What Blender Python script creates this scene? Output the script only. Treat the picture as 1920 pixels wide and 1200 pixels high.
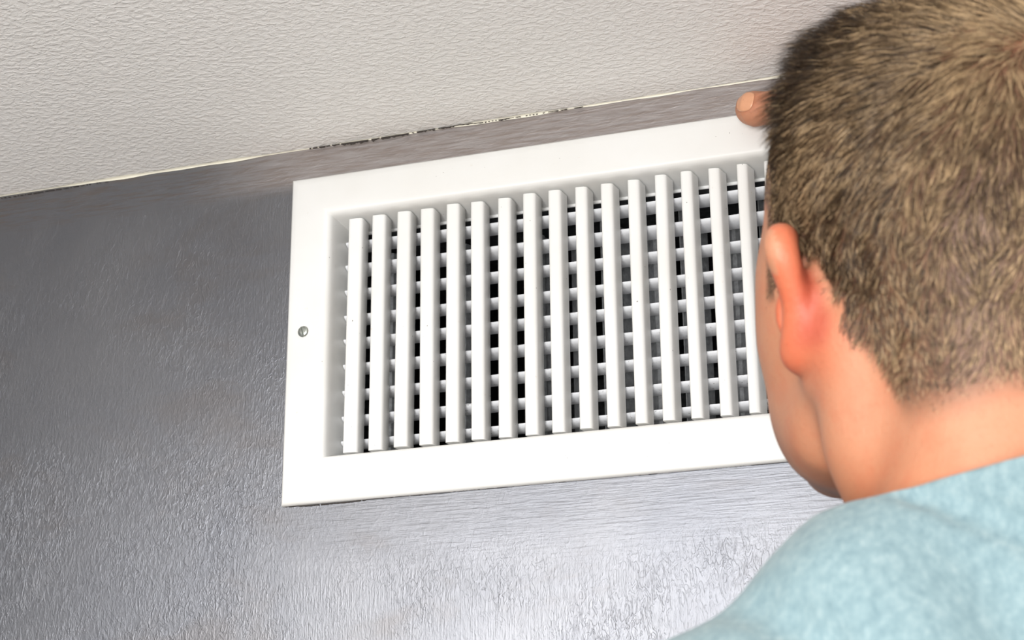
import bpy, bmesh, math, random
import numpy as np
from mathutils import Matrix, Vector, kdtree

rng = np.random.default_rng(7)
random.seed(7)
scene = bpy.context.scene
for o in list(bpy.data.objects):
    bpy.data.objects.remove(o)
COL = scene.collection

# ------------------------------------------------------------------ frame of the place
CEIL = 2.0                      # ceiling height
Z0 = CEIL - 0.0245              # top edge of the vent frame
# world: wall with the vent is the plane y = 0, the room lies at y < 0, x runs right along the wall

# ------------------------------------------------------------------ camera
YAW, PITCH, ROLL, FPX = 0.320378, 0.337799, -0.0082425, 3347.67
cam_d = bpy.data.cameras.new('camera')
cam = bpy.data.objects.new('camera', cam_d)
COL.objects.link(cam)
fw = Vector((-math.sin(YAW) * math.cos(PITCH), math.cos(YAW) * math.cos(PITCH), math.sin(PITCH)))
rt = fw.cross(Vector((0, 0, 1))).normalized()
up = rt.cross(fw)
rt, up = rt * math.cos(ROLL) + up * math.sin(ROLL), -rt * math.sin(ROLL) + up * math.cos(ROLL)
mw = Matrix((rt, up, -fw)).transposed().to_4x4()
mw.translation = Vector((0.510487, -1.052066, Z0 - 0.511885))
cam.matrix_world = mw
cam_d.sensor_width = 36.0
cam_d.lens = FPX * 36.0 / 1920.0
cam_d.clip_start = 0.01
cam_d.dof.use_dof = True
cam_d.dof.focus_distance = 1.14
cam_d.dof.aperture_fstop = 14.0
scene.camera = cam

# ------------------------------------------------------------------ world, light, exposure
world = bpy.data.worlds.new('world')
scene.world = world
world.use_nodes = True
world.node_tree.nodes['Background'].inputs[0].default_value = (0.75, 0.86, 1.0, 1)
world.node_tree.nodes['Background'].inputs[1].default_value = 1.0

ROOM = dict(x0=-0.75, x1=2.1, y0=-3.3)


def area(name, loc, target, sx, sy, power, col):
    l = bpy.data.lights.new(name, 'AREA')
    l.shape = 'RECTANGLE'
    l.size, l.size_y, l.energy, l.color = sx, sy, power, col
    o = bpy.data.objects.new(name, l)
    COL.objects.link(o)
    o.location = loc
    o.rotation_euler = (Vector(target) - Vector(loc)).to_track_quat('-Z', 'Z').to_euler()
    return o


# daylight through the two windows (one behind the camera, one in the right wall)
area('daylight_rear_window', (0.75, -3.24, 1.02), (0.75, 0, 1.02), 1.80, 1.66, 4.0, (0.82, 0.91, 1.0))
area('daylight_side_window', (2.04, -1.65, 1.02), (0.0, -1.65, 1.02), 1.80, 1.66, 7.0, (0.90, 0.95, 1.0))

# unseen area light added under the ceiling to give the vent wall its sheen
area('added_sheen_light', (-0.19, -1.75, CEIL - 0.03), (-0.19, -1.75, 0.0), 1.05, 1.10, 44.0, (1.0, 0.985, 0.96))
# the photographer's diffused flash, bounced from behind the camera
area('flash', (0.47, -2.20, Z0 - 0.84), (0.30, 0.0, Z0 - 0.12), 0.70, 0.55, 33.0, (1.0, 0.99, 0.98))

scene.view_settings.view_transform = 'Standard'
scene.view_settings.look = 'None'
scene.view_settings.exposure = 0.40
scene.view_settings.gamma = 1.0
scene.view_settings.use_curve_mapping = False


# ------------------------------------------------------------------ helpers
def srgb(r, g, b):
    f = lambda c: (c / 255 / 12.92) if c / 255 <= 0.04045 else ((c / 255 + 0.055) / 1.055) ** 2.4
    return (f(r), f(g), f(b), 1.0)


class NT:
    """small node-tree writer"""
    def __init__(self, name):
        self.m = bpy.data.materials.new(name)
        self.m.use_nodes = True
        self.t = self.m.node_tree
        self.b = self.t.nodes['Principled BSDF']
        self.geo = None

    def n(self, kind, **kw):
        nd = self.t.nodes.new(kind)
        for k, v in kw.items():
            if k in nd.inputs:
                self.set(nd.inputs[k], v)
            else:
                setattr(nd, k, v)
        return nd

    def set(self, sock, v):
        if isinstance(v, bpy.types.NodeSocket):
            self.t.links.new(v, sock)
        else:
            sock.default_value = v

    def bs(self, **kw):
        for k, v in kw.items():
            self.set(self.b.inputs[k.replace('_', ' ')], v)

    def pos(self):
        if self.geo is None:
            self.geo = self.n('ShaderNodeNewGeometry').outputs['Position']
        return self.geo

    def mapped(self, scale, rot=(0, 0, 0), loc=(0, 0, 0), vec=None):
        mp = self.n('ShaderNodeMapping')
        self.set(mp.inputs['Vector'], vec if vec is not None else self.pos())
        mp.inputs['Scale'].default_value = scale
        mp.inputs['Rotation'].default_value = rot
        mp.inputs['Location'].default_value = loc
        return mp.outputs[0]

    def noise(self, scale, detail=3, rough=0.5, dist=0.0, vec=None):
        nd = self.n('ShaderNodeTexNoise')
        self.set(nd.inputs['Vector'], vec if vec is not None else self.pos())
        nd.inputs['Scale'].default_value = scale
        nd.inputs['Detail'].default_value = detail
        nd.inputs['Roughness'].default_value = rough
        nd.inputs['Distortion'].default_value = dist
        return nd.outputs['Fac']

    def ramp(self, fac, stops):
        r = self.n('ShaderNodeValToRGB')
        self.set(r.inputs[0], fac)
        el = r.color_ramp.elements
        while len(el) < len(stops):
            el.new(0.5)
        for e, (p, c) in zip(el, stops):
            e.position = p
            e.color = c if len(c) == 4 else (*c, 1)
        return r.outputs[0]

    def mix(self, fac, a, b, mode='MIX'):
        m = self.n('ShaderNodeMix', data_type='RGBA', blend_type=mode)
        self.set(m.inputs[0], fac)
        self.set(m.inputs[6], a)
        self.set(m.inputs[7], b)
        return m.outputs[2]

    def math(self, op, a, b=0.0, c=0.0, clamp=False):
        m = self.n('ShaderNodeMath', operation=op, use_clamp=clamp)
        self.set(m.inputs[0], a)
        self.set(m.inputs[1], b)
        self.set(m.inputs[2], c)
        return m.outputs[0]

    def smooth(self, v, lo, hi):
        m = self.n('ShaderNodeMapRange', interpolation_type='SMOOTHSTEP')
        self.set(m.inputs['Value'], v)
        m.inputs['From Min'].default_value = lo
        m.inputs['From Max'].default_value = hi
        return m.outputs[0]

    def xyz(self, vec=None):
        s = self.n('ShaderNodeSeparateXYZ')
        self.set(s.inputs[0], vec if vec is not None else self.pos())
        return s.outputs

    def bump(self, height, strength=1.0, dist=0.001, normal=None):
        b = self.n('ShaderNodeBump')
        b.inputs['Strength'].default_value = strength
        b.inputs['Distance'].default_value = dist
        self.set(b.inputs['Height'], height)
        if normal is not None:
            self.set(b.inputs['Normal'], normal)
        return b.outputs[0]


G = lambda v: (v, v, v, 1)


def grey(v):
    return (v, v, v, 1)


def mesh_obj(name, verts, faces, mat=None, parent=None, smooth=False):
    me = bpy.data.meshes.new(name)
    me.from_pydata([tuple(v) for v in verts], [], [tuple(f) for f in faces])
    me.update()
    if smooth:
        me.polygons.foreach_set('use_smooth', [True] * len(me.polygons))
    if mat:
        me.materials.append(mat)
    o = bpy.data.objects.new(name, me)
    COL.objects.link(o)
    if parent:
        o.parent = parent
    return o


def tag(o, label=None, cat=None, group=None, kind=None):
    for k, v in (('label', label), ('category', cat), ('group', group), ('kind', kind)):
        if v:
            o[k] = v
    return o


def empty(name, loc, label, cat):
    o = bpy.data.objects.new(name, None)
    COL.objects.link(o)
    o.location = loc
    o.empty_display_size = 0.05
    return tag(o, label, cat)


def box_vf(x0, x1, y0, y1, z0, z1, base=0):
    v = [(x0, y0, z0), (x1, y0, z0), (x1, y1, z0), (x0, y1, z0), (x0, y0, z1), (x1, y0, z1), (x1, y1, z1), (x0, y1, z1)]
    f = [(0, 3, 2, 1), (4, 5, 6, 7), (0, 1, 5, 4), (1, 2, 6, 5), (2, 3, 7, 6), (3, 0, 4, 7)]
    return v, [tuple(i + base for i in q) for q in f]


def box(name, x0, x1, y0, y1, z0, z1, mat, parent=None):
    v, f = box_vf(x0, x1, y0, y1, z0, z1)
    return mesh_obj(name, v, f, mat, parent)


def prism(name, outline, z0, z1, mat, parent=None, smooth_deg=35):
    """closed outline in xy, extruded along z"""
    n = len(outline)
    v = [(x, y, z0) for x, y in outline] + [(x, y, z1) for x, y in outline]
    f = [(i, (i + 1) % n, n + (i + 1) % n, n + i) for i in range(n)]
    f += [tuple(range(n - 1, -1, -1)), tuple(range(n, 2 * n))]
    o = mesh_obj(name, v, f, mat, parent, True)
    sharp(o.data, smooth_deg)
    return o


def sharp(me, deg):
    bm = bmesh.new()
    bm.from_mesh(me)
    bmesh.ops.recalc_face_normals(bm, faces=bm.faces)
    for e in bm.edges:
        if len(e.link_faces) == 2 and e.calc_face_angle(0) > math.radians(deg):
            e.smooth = False
    bm.to_mesh(me)
    bm.free()


def wall_with_holes(name, au, av, fixed, axis, thick, holes, u0, u1, v0, v1, mat):
    """slab with rectangular holes; plane spanned by u (x or y) and z; 'fixed' is the room-side coordinate"""
    us = sorted({u0, u1, *[h[0] for h in holes], *[h[1] for h in holes]})
    vs = sorted({v0, v1, *[h[2] for h in holes], *[h[3] for h in holes]})
    bm = bmesh.new()
    cache = {}

    def vert(u, v, s):
        k = (round(u, 5), round(v, 5), s)
        if k not in cache:
            w = fixed + (thick if s else 0)
            cache[k] = bm.verts.new((u, w, v) if axis == 'x' else (w, u, v))
        return cache[k]
    solid = lambda i, j: 0 <= i < len(us) - 1 and 0 <= j < len(vs) - 1 and not any(
        h[0] <= (us[i] + us[i + 1]) / 2 <= h[1] and h[2] <= (vs[j] + vs[j + 1]) / 2 <= h[3] for h in holes)
    for i in range(len(us) - 1):
        for j in range(len(vs) - 1):
            if not solid(i, j):
                continue
            a, b, c, d = us[i], us[i + 1], vs[j], vs[j + 1]
            for s in (0, 1):
                bm.faces.new([vert(a, c, s), vert(b, c, s), vert(b, d, s), vert(a, d, s)])
            for (di, dj, p, q) in ((-1, 0, (a, c), (a, d)), (1, 0, (b, c), (b, d)), (0, -1, (a, c), (b, c)), (0, 1, (a, d), (b, d))):
                if not solid(i + di, j + dj):
                    bm.faces.new([vert(*p, 0), vert(*q, 0), vert(*q, 1), vert(*p, 1)])
    bmesh.ops.recalc_face_normals(bm, faces=bm.faces)
    me = bpy.data.meshes.new(name)
    bm.to_mesh(me)
    bm.free()
    me.materials.append(mat)
    o = bpy.data.objects.new(name, me)
    COL.objects.link(o)
    return tag(o, kind='structure')


# ------------------------------------------------------------------ surface materials
def mat_silver_wall():
    m = NT('silver_wall_paint')
    P = m.pos()
    x, y, z = m.xyz()
    # brushed relief: upright strokes, level strokes near the frame and the ceiling, roller crumbs
    upright = m.noise(1.0, 4, 0.6, 0.8, m.mapped((520, 520, 150), rot=(0, 0.28, 0)))
    crumb = m.noise(1.0, 3, 0.55, 0.9, m.mapped((330, 330, 190), rot=(0, 0.5, 0)))
    level = m.noise(1.0, 3, 0.6, 0.2, m.mapped((34, 300, 520)))
    fine_up = m.noise(1.0, 2, 0.6, 0.0, m.mapped((900, 900, 60)))
    zt = m.math('SUBTRACT', z, Z0)
    band_top = m.smooth(zt, -0.012, 0.004)
    band_bot = m.math('MULTIPLY', m.smooth(zt, -0.300, -0.255), m.math('MULTIPLY', m.smooth(m.math('MULTIPLY', zt, -1.0), 0.232, 0.236), m.smooth(x, -0.06, 0.07)))
    lev = m.math('MAXIMUM', band_top, band_bot)
    col_left = m.math('MULTIPLY', m.smooth(x, -0.055, -0.015), m.math('SUBTRACT', 1.0, lev))
    crumb_r = m.smooth(crumb, 0.42, 0.74)
    patch = m.smooth(m.noise(9.0, 2), 0.35, 0.65)
    wr = m.noise(1.0, 2, 0.5, 1.4, m.mapped((230, 230, 85), rot=(0, 0.35, 0)))
    crease = m.math('SUBTRACT', 1.0, m.smooth(m.math('ABSOLUTE', m.math('SUBTRACT', wr, 0.5)), 0.0, 0.05))
    base_h = m.math('ADD', m.math('MULTIPLY', upright, 0.38), m.math('MULTIPLY', crumb_r, m.math('ADD', 0.10, m.math('MULTIPLY', patch, 0.22))))
    base_h = m.math('ADD', base_h, m.math('MULTIPLY', crease, m.math('ADD', 0.05, m.math('MULTIPLY', patch, 0.20))))
    base_h = m.math('ADD', base_h, m.math('MULTIPLY', fine_up, m.math('MULTIPLY', col_left, 0.5)))
    ridge = m.smooth(m.noise(1.0, 3, 0.6, 0.6, m.mapped((55, 150, 210))), 0.40, 0.70)
    flat_h = m.math('ADD', m.math('MULTIPLY', level, 0.75), m.math('MULTIPLY', crumb_r, 0.12))
    flat_h = m.math('ADD', flat_h, m.math('MULTIPLY', m.math('MULTIPLY', ridge, band_top), 0.6))
    mh = m.n('ShaderNodeMix', data_type='FLOAT')
    m.set(mh.inputs[0], lev); m.set(mh.inputs[2], base_h); m.set(mh.inputs[3], flat_h)
    nrm = m.bump(mh.outputs[0], 0.5, 0.0006)
    # paint colour: silver grey, thin places let a brown-grey undercoat through
    tone = m.noise(5.5, 4, 0.6, 0.4)
    wear = m.noise(1.0, 4, 0.65, 0.5, m.mapped((9, 9, 22)))
    c = m.ramp(tone, [(0.3, srgb(122, 124, 130)), (0.7, srgb(136, 137, 141))])
    c = m.mix(m.math('MULTIPLY', m.smooth(wear, 0.5, 0.72), 0.25), c, srgb(116, 106, 98))
    c = m.mix(m.math('MULTIPLY', band_top, m.math('MULTIPLY', m.smooth(level, 0.45, 0.65), 0.45)), c, srgb(126, 112, 102))
    # the brushed-in strip above the vent is a thinner, duller coat
    strip = m.math('MULTIPLY', band_top, m.smooth(x, -0.10, 0.02))
    c = m.mix(m.math('MULTIPLY', strip, 0.75), c, m.ramp(level, [(0.35, srgb(172, 164, 160)), (0.65, srgb(146, 134, 127))]))
    rough = m.math('ADD', m.math('ADD', 0.30, m.math('MULTIPLY', wear, 0.12)), m.math('MULTIPLY', strip, 0.16))
    m.bs(Base_Color=c, Metallic=m.math('SUBTRACT', 0.92, m.math('MULTIPLY', strip, 0.35)), Roughness=rough, Normal=nrm)
    return m.m


def mat_ceiling():
    m = NT('orange_peel_ceiling_paint')
    a = m.noise(1.0, 3, 0.55, 0.5, m.mapped((190, 270, 190), rot=(0, 0, 0.3)))
    b = m.noise(1.0, 2, 0.5, 0.3, m.mapped((520, 560, 520)))
    h = m.math('ADD', m.smooth(a, 0.38, 0.68), m.math('MULTIPLY', b, 0.35))
    c = m.ramp(m.noise(3.0, 3), [(0.3, srgb(232, 230, 226)), (0.7, srgb(240, 238, 235))])
    m.bs(Base_Color=c, Roughness=0.42, Normal=m.bump(h, 0.45, 0.0010))
    m.b.inputs['Specular IOR Level'].default_value = 0.4
    return m.m


def mat_plain(name, col, rough=0.6, metal=0.0, noise_amt=0.06, scale=40, bump=0.0, spec=0.5):
    m = NT(name)
    n = m.noise(scale, 4, 0.6)
    lo = tuple(c * (1 - noise_amt) for c in col[:3]) + (1,)
    hi = tuple(min(1, c * (1 + noise_amt)) for c in col[:3]) + (1,)
    m.bs(Base_Color=m.ramp(n, [(0.3, lo), (0.7, hi)]), Roughness=rough, Metallic=metal)
    m.b.inputs['Specular IOR Level'].default_value = spec
    if bump:
        m.bs(Normal=m.bump(n, bump, 0.001))
    return m.m


def mat_vent_white():
    m = NT('white_enamel')
    c = m.ramp(m.noise(14, 3), [(0.35, srgb(224, 223, 219)), (0.7, srgb(229, 229, 227))])
    dirt = m.noise(160, 4, 0.7)
    c = m.mix(m.math('MULTIPLY', m.smooth(dirt, 0.66, 0.8), 0.5), c, srgb(196, 178, 150))
    spots = m.noise(420, 1, 0.4)
    c = m.mix(m.math('MULTIPLY', m.smooth(spots, 0.80, 0.84), 0.8), c, srgb(90, 80, 70))
    m.bs(Base_Color=c, Roughness=0.38, Normal=m.bump(m.noise(60, 3), 0.08, 0.001))
    return m.m


def mat_back_blade():
    m = NT('dusty_white_enamel')
    c = m.ramp(m.noise(20, 3), [(0.35, srgb(226, 227, 230)), (0.7, srgb(236, 237, 239))])
    spots = m.noise(330, 3, 0.7)
    z = m.xyz()[2]
    low = m.smooth(m.math('SUBTRACT', Z0, z), 0.06, 0.20)
    c = m.mix(m.math('MULTIPLY', m.math('MULTIPLY', m.smooth(spots, 0.60, 0.70), low), 0.75), c, srgb(92, 88, 84))
    m.bs(Base_Color=c, Roughness=0.45)
    return m.m


M_wall = mat_silver_wall()
M_ceil = mat_ceiling()
M_white = mat_vent_white()
M_back_white = mat_back_blade()
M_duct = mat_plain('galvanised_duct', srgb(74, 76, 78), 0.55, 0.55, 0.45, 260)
M_damper = mat_plain('galvanised_damper', srgb(158, 160, 162), 0.5, 0.5, 0.25, 300)
M_screw = mat_plain('zinc_screw', srgb(168, 172, 166), 0.35, 0.9, 0.12, 500)
M_caulk = mat_plain('cream_caulk', srgb(238, 234, 216), 0.5, 0.0, 0.03, 120)
M_side = mat_plain('warm_white_wall_paint', srgb(236, 233, 227), 0.7, 0.0, 0.03, 30)
M_floor = mat_plain('taupe_carpet', srgb(164, 150, 134), 0.95, 0.0, 0.06, 300, 0.3, 0.1)
M_dark = mat_plain('dimming_charcoal', srgb(58, 58, 62), 0.6, 0.0, 0.08, 40)
M_trimw = mat_plain('white_trim_paint', srgb(236, 234, 228), 0.4, 0.0, 0.02, 30)
M_crack_shade = mat_plain('dark_edge_and_gap_shade', srgb(52, 46, 42), 0.8, 0.0, 0.2, 300)

# ------------------------------------------------------------------ the room
VX1, VZ = 0.420, 0.235          # outer size of the vent frame
hole = (0.030, VX1 - 0.030, Z0 - VZ + 0.030, Z0 - 0.030)
wall_back = wall_with_holes('wall_back', 0, 0, 0.0, 'x', 0.10, [hole], ROOM['x0'], ROOM['x1'], 0, CEIL, M_wall)
w1 = (-0.17, 1.67, 0.15, 1.87)
wall_front = wall_with_holes('wall_front', 0, 0, ROOM['y0'], 'x', -0.10, [w1], ROOM['x0'], ROOM['x1'], 0, CEIL, M_side)
w2 = (-2.57, -0.73, 0.15, 1.87)
wall_right = wall_with_holes('wall_right', 0, 0, ROOM['x1'], 'y', 0.10, [w2], ROOM['y0'], 0, 0, CEIL, M_side)
unseen_dimming_wall_left = wall_with_holes('unseen_dimming_wall_left', 0, 0, ROOM['x0'], 'y', -0.10, [], ROOM['y0'], 0, 0, CEIL, M_dark)  # unseen wall set near and dark to dim the vent wall's reflections
tag(box('floor', ROOM['x0'], ROOM['x1'], ROOM['y0'], 0, -0.05, 0, M_floor), kind='structure')
tag(box('ceiling', ROOM['x0'], ROOM['x1'], ROOM['y0'], 0, CEIL, CEIL + 0.05, M_ceil), kind='structure')
M_glass = NT('window_glass')
M_glass.bs(Base_Color=(1, 1, 1, 1), Roughness=0.0, Transmission_Weight=1.0, IOR=1.45)
M_glass = M_glass.m


def window(name, axis, fixed, u0, u1, v0, v1):
    P = (lambda u, w, v: (u, w, v)) if axis == 'x' else (lambda u, w, v: (w, u, v))
    sg = 1 if fixed > 0 else -1
    t = 0.05
    vs, fs = [], []
    um = (u0 + u1) / 2
    for (a, b, c, d) in ((u0, u0 + t, v0, v1), (u1 - t, u1, v0, v1), (u0 + t, u1 - t, v0, v0 + t), (u0 + t, u1 - t, v1 - t, v1), (um - .02, um + .02, v0 + t, v1 - t)):
        v, f = box_vf(a, b, 0.02, 0.07, c, d, len(vs))
        vs += v; fs += f
    fr = mesh_obj(name, [P(u, fixed + sg * w, v) for u, w, v in vs], fs, M_trimw)
    tag(fr, kind='structure')
    v, f = box_vf(u0 + t, u1 - t, 0.078, 0.082, v0 + t, v1 - t)
    mesh_obj('window_pane', [P(u, fixed + sg * w, q) for u, w, q in v], f, M_glass, fr)


window('window_1', 'x', ROOM['y0'], *w1)
window('window_2', 'y', ROOM['x1'], *w2)

# bead of caulk where the wall meets the ceiling, wavering, cream
def caulk():
    vs, fs = [], []
    n, k = 420, 5
    xs = np.linspace(-0.6, 0.9, n)
    wob = np.zeros(n)
    for f, a in ((9, .0008), (23, .0006), (61, .0004), (140, .0003)):
        wob += a * np.sin(xs * f + f)
    for i, x in enumerate(xs):
        h = max(0.0003, 0.0009 + wob[i] * 0.8 + 0.0009 * math.sin(x * 5 - 0.6))
        d = 0.0018 + wob[i] + 0.0006 * math.sin(x * 5 - 0.6)
        for j in range(k):
            a = math.pi / 2 * j / (k - 1)
            # slightly concave fillet from ceiling (y=-d) to wall (z=-h)
            vs.append((x, -d * (1 - math.sin(a)) - 0.0003, CEIL - h * (1 - math.cos(a)) - 0.0003))
        if i:
            for j in range(k - 1):
                p = (i - 1) * k + j
                fs.append((p, p + 1, p + k + 1, p + k))
    o = mesh_obj('trim_1', vs, fs, M_caulk, None, True)
    tag(o, kind='structure')


caulk()


def crack_or_shade(x0, x1, zc, y, lo_, hi_, seed, name='crack_or_gap_shade', gaps=0.0):
    """flaked paint edge, or shade drawn under the vent frame: a thin dark ragged sliver along x"""
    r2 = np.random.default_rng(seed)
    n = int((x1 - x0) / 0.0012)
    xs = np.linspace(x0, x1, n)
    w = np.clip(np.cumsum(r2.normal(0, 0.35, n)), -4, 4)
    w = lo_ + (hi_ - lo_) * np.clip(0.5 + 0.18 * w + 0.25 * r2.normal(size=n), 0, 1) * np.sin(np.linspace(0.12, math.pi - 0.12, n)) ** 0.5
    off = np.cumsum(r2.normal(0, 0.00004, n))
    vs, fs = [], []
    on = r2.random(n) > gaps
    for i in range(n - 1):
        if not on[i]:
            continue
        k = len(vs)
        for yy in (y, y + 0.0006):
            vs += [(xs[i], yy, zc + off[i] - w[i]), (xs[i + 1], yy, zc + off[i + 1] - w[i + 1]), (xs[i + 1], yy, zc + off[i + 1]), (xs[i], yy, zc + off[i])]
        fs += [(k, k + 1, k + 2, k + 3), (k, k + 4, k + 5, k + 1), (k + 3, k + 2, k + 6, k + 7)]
    mesh_obj(name, vs, fs, M_crack_shade, wall_back)


crack_or_shade(0.012, 0.135, CEIL - 0.0008, -0.0024, 0.0003, 0.0022, 3, gaps=0.12)
crack_or_shade(0.135, 0.215, CEIL - 0.0012, -0.0022, 0.0001, 0.0010, 4, gaps=0.35)
crack_or_shade(-0.245, -0.150, CEIL - 0.0020, -0.0008, 0.0002, 0.0009, 5, gaps=0.3)
crack_or_shade(0.002, 0.060, Z0 - VZ - 0.0001, -0.0007, 0.0002, 0.0008, 6, gaps=0.1)  # dark strip drawn for the shade under the vent frame
crack_or_shade(0.060, 0.410, Z0 - VZ + 0.0001, -0.0008, 0.0002, 0.0011, 7, gaps=0.04)  # rest of that drawn shade along the frame's lower edge

# ------------------------------------------------------------------ the vent
vent = empty('air_vent', (0, 0, Z0 - VZ), 'white metal air vent grille with upright louvre blades set into grey wall', 'vent')
VENT_LOC = vent.location.copy()


def adopt(o, parent, loc):
    o.data.transform(Matrix.Translation(-Vector(loc)))
    o.parent = parent
    return o


def frame_mesh():
    prof = [(0.0, -0.0002), (0.0, -0.0022), (0.0006, -0.0034), (0.0018, -0.0042), (0.006, -0.0050), (0.014, -0.0060), (0.022, -0.0068),
            (0.0258, -0.0070), (0.0280, -0.0066), (0.0298, -0.0054), (0.0308, -0.0036), (0.0313, -0.0010), (0.0317, 0.004), (0.0331, 0.0290),
            (0.0343, 0.0294), (0.0347, 0.0300), (0.0347, 0.0308), (0.0318, 0.0308)]
    vs, fs = [], []
    for d, y in prof:
        vs += [(d, y, Z0 - d), (VX1 - d, y, Z0 - d), (VX1 - d, y, Z0 - VZ + d), (d, y, Z0 - VZ + d)]
    for i in range(len(prof) - 1):
        for j in range(4):
            a, b = i * 4 + j, i * 4 + (j + 1) % 4
            fs.append((a, b, b + 4, a + 4))
    o = mesh_obj('frame', vs, fs, M_white, None, True)
    sharp(o.data, 40)
    return adopt(o, vent, VENT_LOC)


frame_mesh()


def blade_outline(w, flare, depth):
    """airfoil section: broad rounded nose towards the room, flank running inwards; x right, y into the wall"""
    pts = [(0.0, 0.0010), (0.0003, 0.0004), (0.0010, 0.0)]
    for i in range(1, 6):
        t = i / 6
        pts.append((0.001 + (w - 0.0022) * t, 0.0008 * t ** 1.8))
    pts += [(w - 0.0008, 0.0012), (w - 0.0002, 0.0020), (w + 0.0002, 0.0032), (w + flare * 0.5, 0.0075), (w + flare, depth - 0.0012),
            (w + flare - 0.0005, depth - 0.0003), (w + flare - 0.0014, depth), (w + flare - 0.0032, depth), (w + flare - 0.0042, depth - 0.0008), (0.0012, 0.0060), (0.0002, 0.0030)]
    return pts


NB = 19
for i in range(NB):
    tt = min(1.0, i / 15)
    front = 0.0098 - 0.0028 * tt + rng.uniform(-0.0002, 0.0002)
    ang = math.radians(rng.uniform(-1.4, 1.4))
    x = 0.0414 + 0.01824 * i + rng.uniform(-0.0003, 0.0003)
    top = Z0 - 0.0334 + rng.uniform(-0.0006, 0.0006)
    bot = Z0 - 0.2012 + rng.uniform(-0.0004, 0.0004)
    ol = blade_outline(front, -0.0002 + 0.0024 * tt, 0.0138)
    ca, sa = math.cos(ang), math.sin(ang)
    ol = [(x + px * ca + py * sa, 0.0012 - px * sa + py * ca) for px, py in ol]
    # tiny lean so that no two blades are exactly parallel
    b = prism('vertical_blade', ol, bot, top, M_white)
    lean = rng.uniform(-0.0006, 0.0006)
    for v in b.data.vertices:
        if v.co.z > Z0 - 0.1:
            v.co.x += lean
    adopt(b, vent, VENT_LOC)

# level blades behind
hb_out = [(0.0, 0.0), (-0.0006, 0.0008), (-0.0004, 0.0016), (0.003, 0.0021), (0.012, 0.0012), (0.0185, 0.0004), (0.0187, -0.0002), (0.012, -0.0012), (0.003, -0.0012)]
for i in range(9):
    zt = Z0 - 0.0450 - 0.0182 * i + rng.uniform(-0.0006, 0.0006)
    n = len(hb_out)
    y0 = 0.0180
    tilt = math.radians(rng.uniform(-3, 3))
    pts = [(y0 + a * math.cos(tilt) - b * math.sin(tilt), zt + b * math.cos(tilt) + a * math.sin(tilt)) for a, b in hb_out]
    vs = [(0.0332, a, b) for a, b in pts] + [(VX1 - 0.0332, a, b) for a, b in pts]
    fs = [(k, (k + 1) % n, n + (k + 1) % n, n + k) for k in range(n)] + [tuple(range(n)), tuple(range(2 * n - 1, n - 1, -1))]
    o = mesh_obj('horizontal_blade', vs, fs, M_back_white, None, True)
    sharp(o.data, 50)
    adopt(o, vent, VENT_LOC)

# damper blades further in: upright folded strips, every second one turned the other way
k = 0
xd = 0.052
while xd < VX1 - 0.045:
    ang = math.radians(62 if k % 2 == 0 else -58) + math.radians(rng.uniform(-4, 4))
    w = 0.030
    ca, sa = math.cos(ang), math.sin(ang)
    sec = [(-w / 2, -0.0004), (-w / 6, -0.0004), (-w / 12, -0.0022), (w / 12, -0.0022), (w / 6, -0.0004), (w / 2, -0.0004),
           (w / 2, 0.0004), (w / 6, 0.0004), (w / 12, -0.0014), (-w / 12, -0.0014), (-w / 6, 0.0004), (-w / 2, 0.0004)]
    ol = [(xd + a * ca - b * sa, 0.062 + a * sa + b * ca) for a, b in sec]
    o = prism('damper_blade', ol, Z0 - VZ + 0.038, Z0 - 0.039 - 0.007 * (k % 2), M_damper, None, 20)
    adopt(o, vent, VENT_LOC)
    xd += 0.0275
    k += 1

# sheet-metal duct behind the grille (open towards the room)
def duct():
    x0, x1, z0, z1, d = 0.0335, VX1 - 0.0335, Z0 - VZ + 0.0335, Z0 - 0.0335, 0.42
    y = 0.0310
    v = [(x0, y, z0), (x1, y, z0), (x1, y, z1), (x0, y, z1), (x0, d, z0), (x1, d, z0), (x1, d, z1), (x0, d, z1)]
    f = [(0, 1, 5, 4), (1, 2, 6, 5), (2, 3, 7, 6), (3, 0, 4, 7), (4, 5, 6, 7)]
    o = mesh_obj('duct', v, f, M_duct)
    adopt(o, vent, VENT_LOC)
    o['label'] = 'dark galvanised duct behind the blades'


duct()


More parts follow.
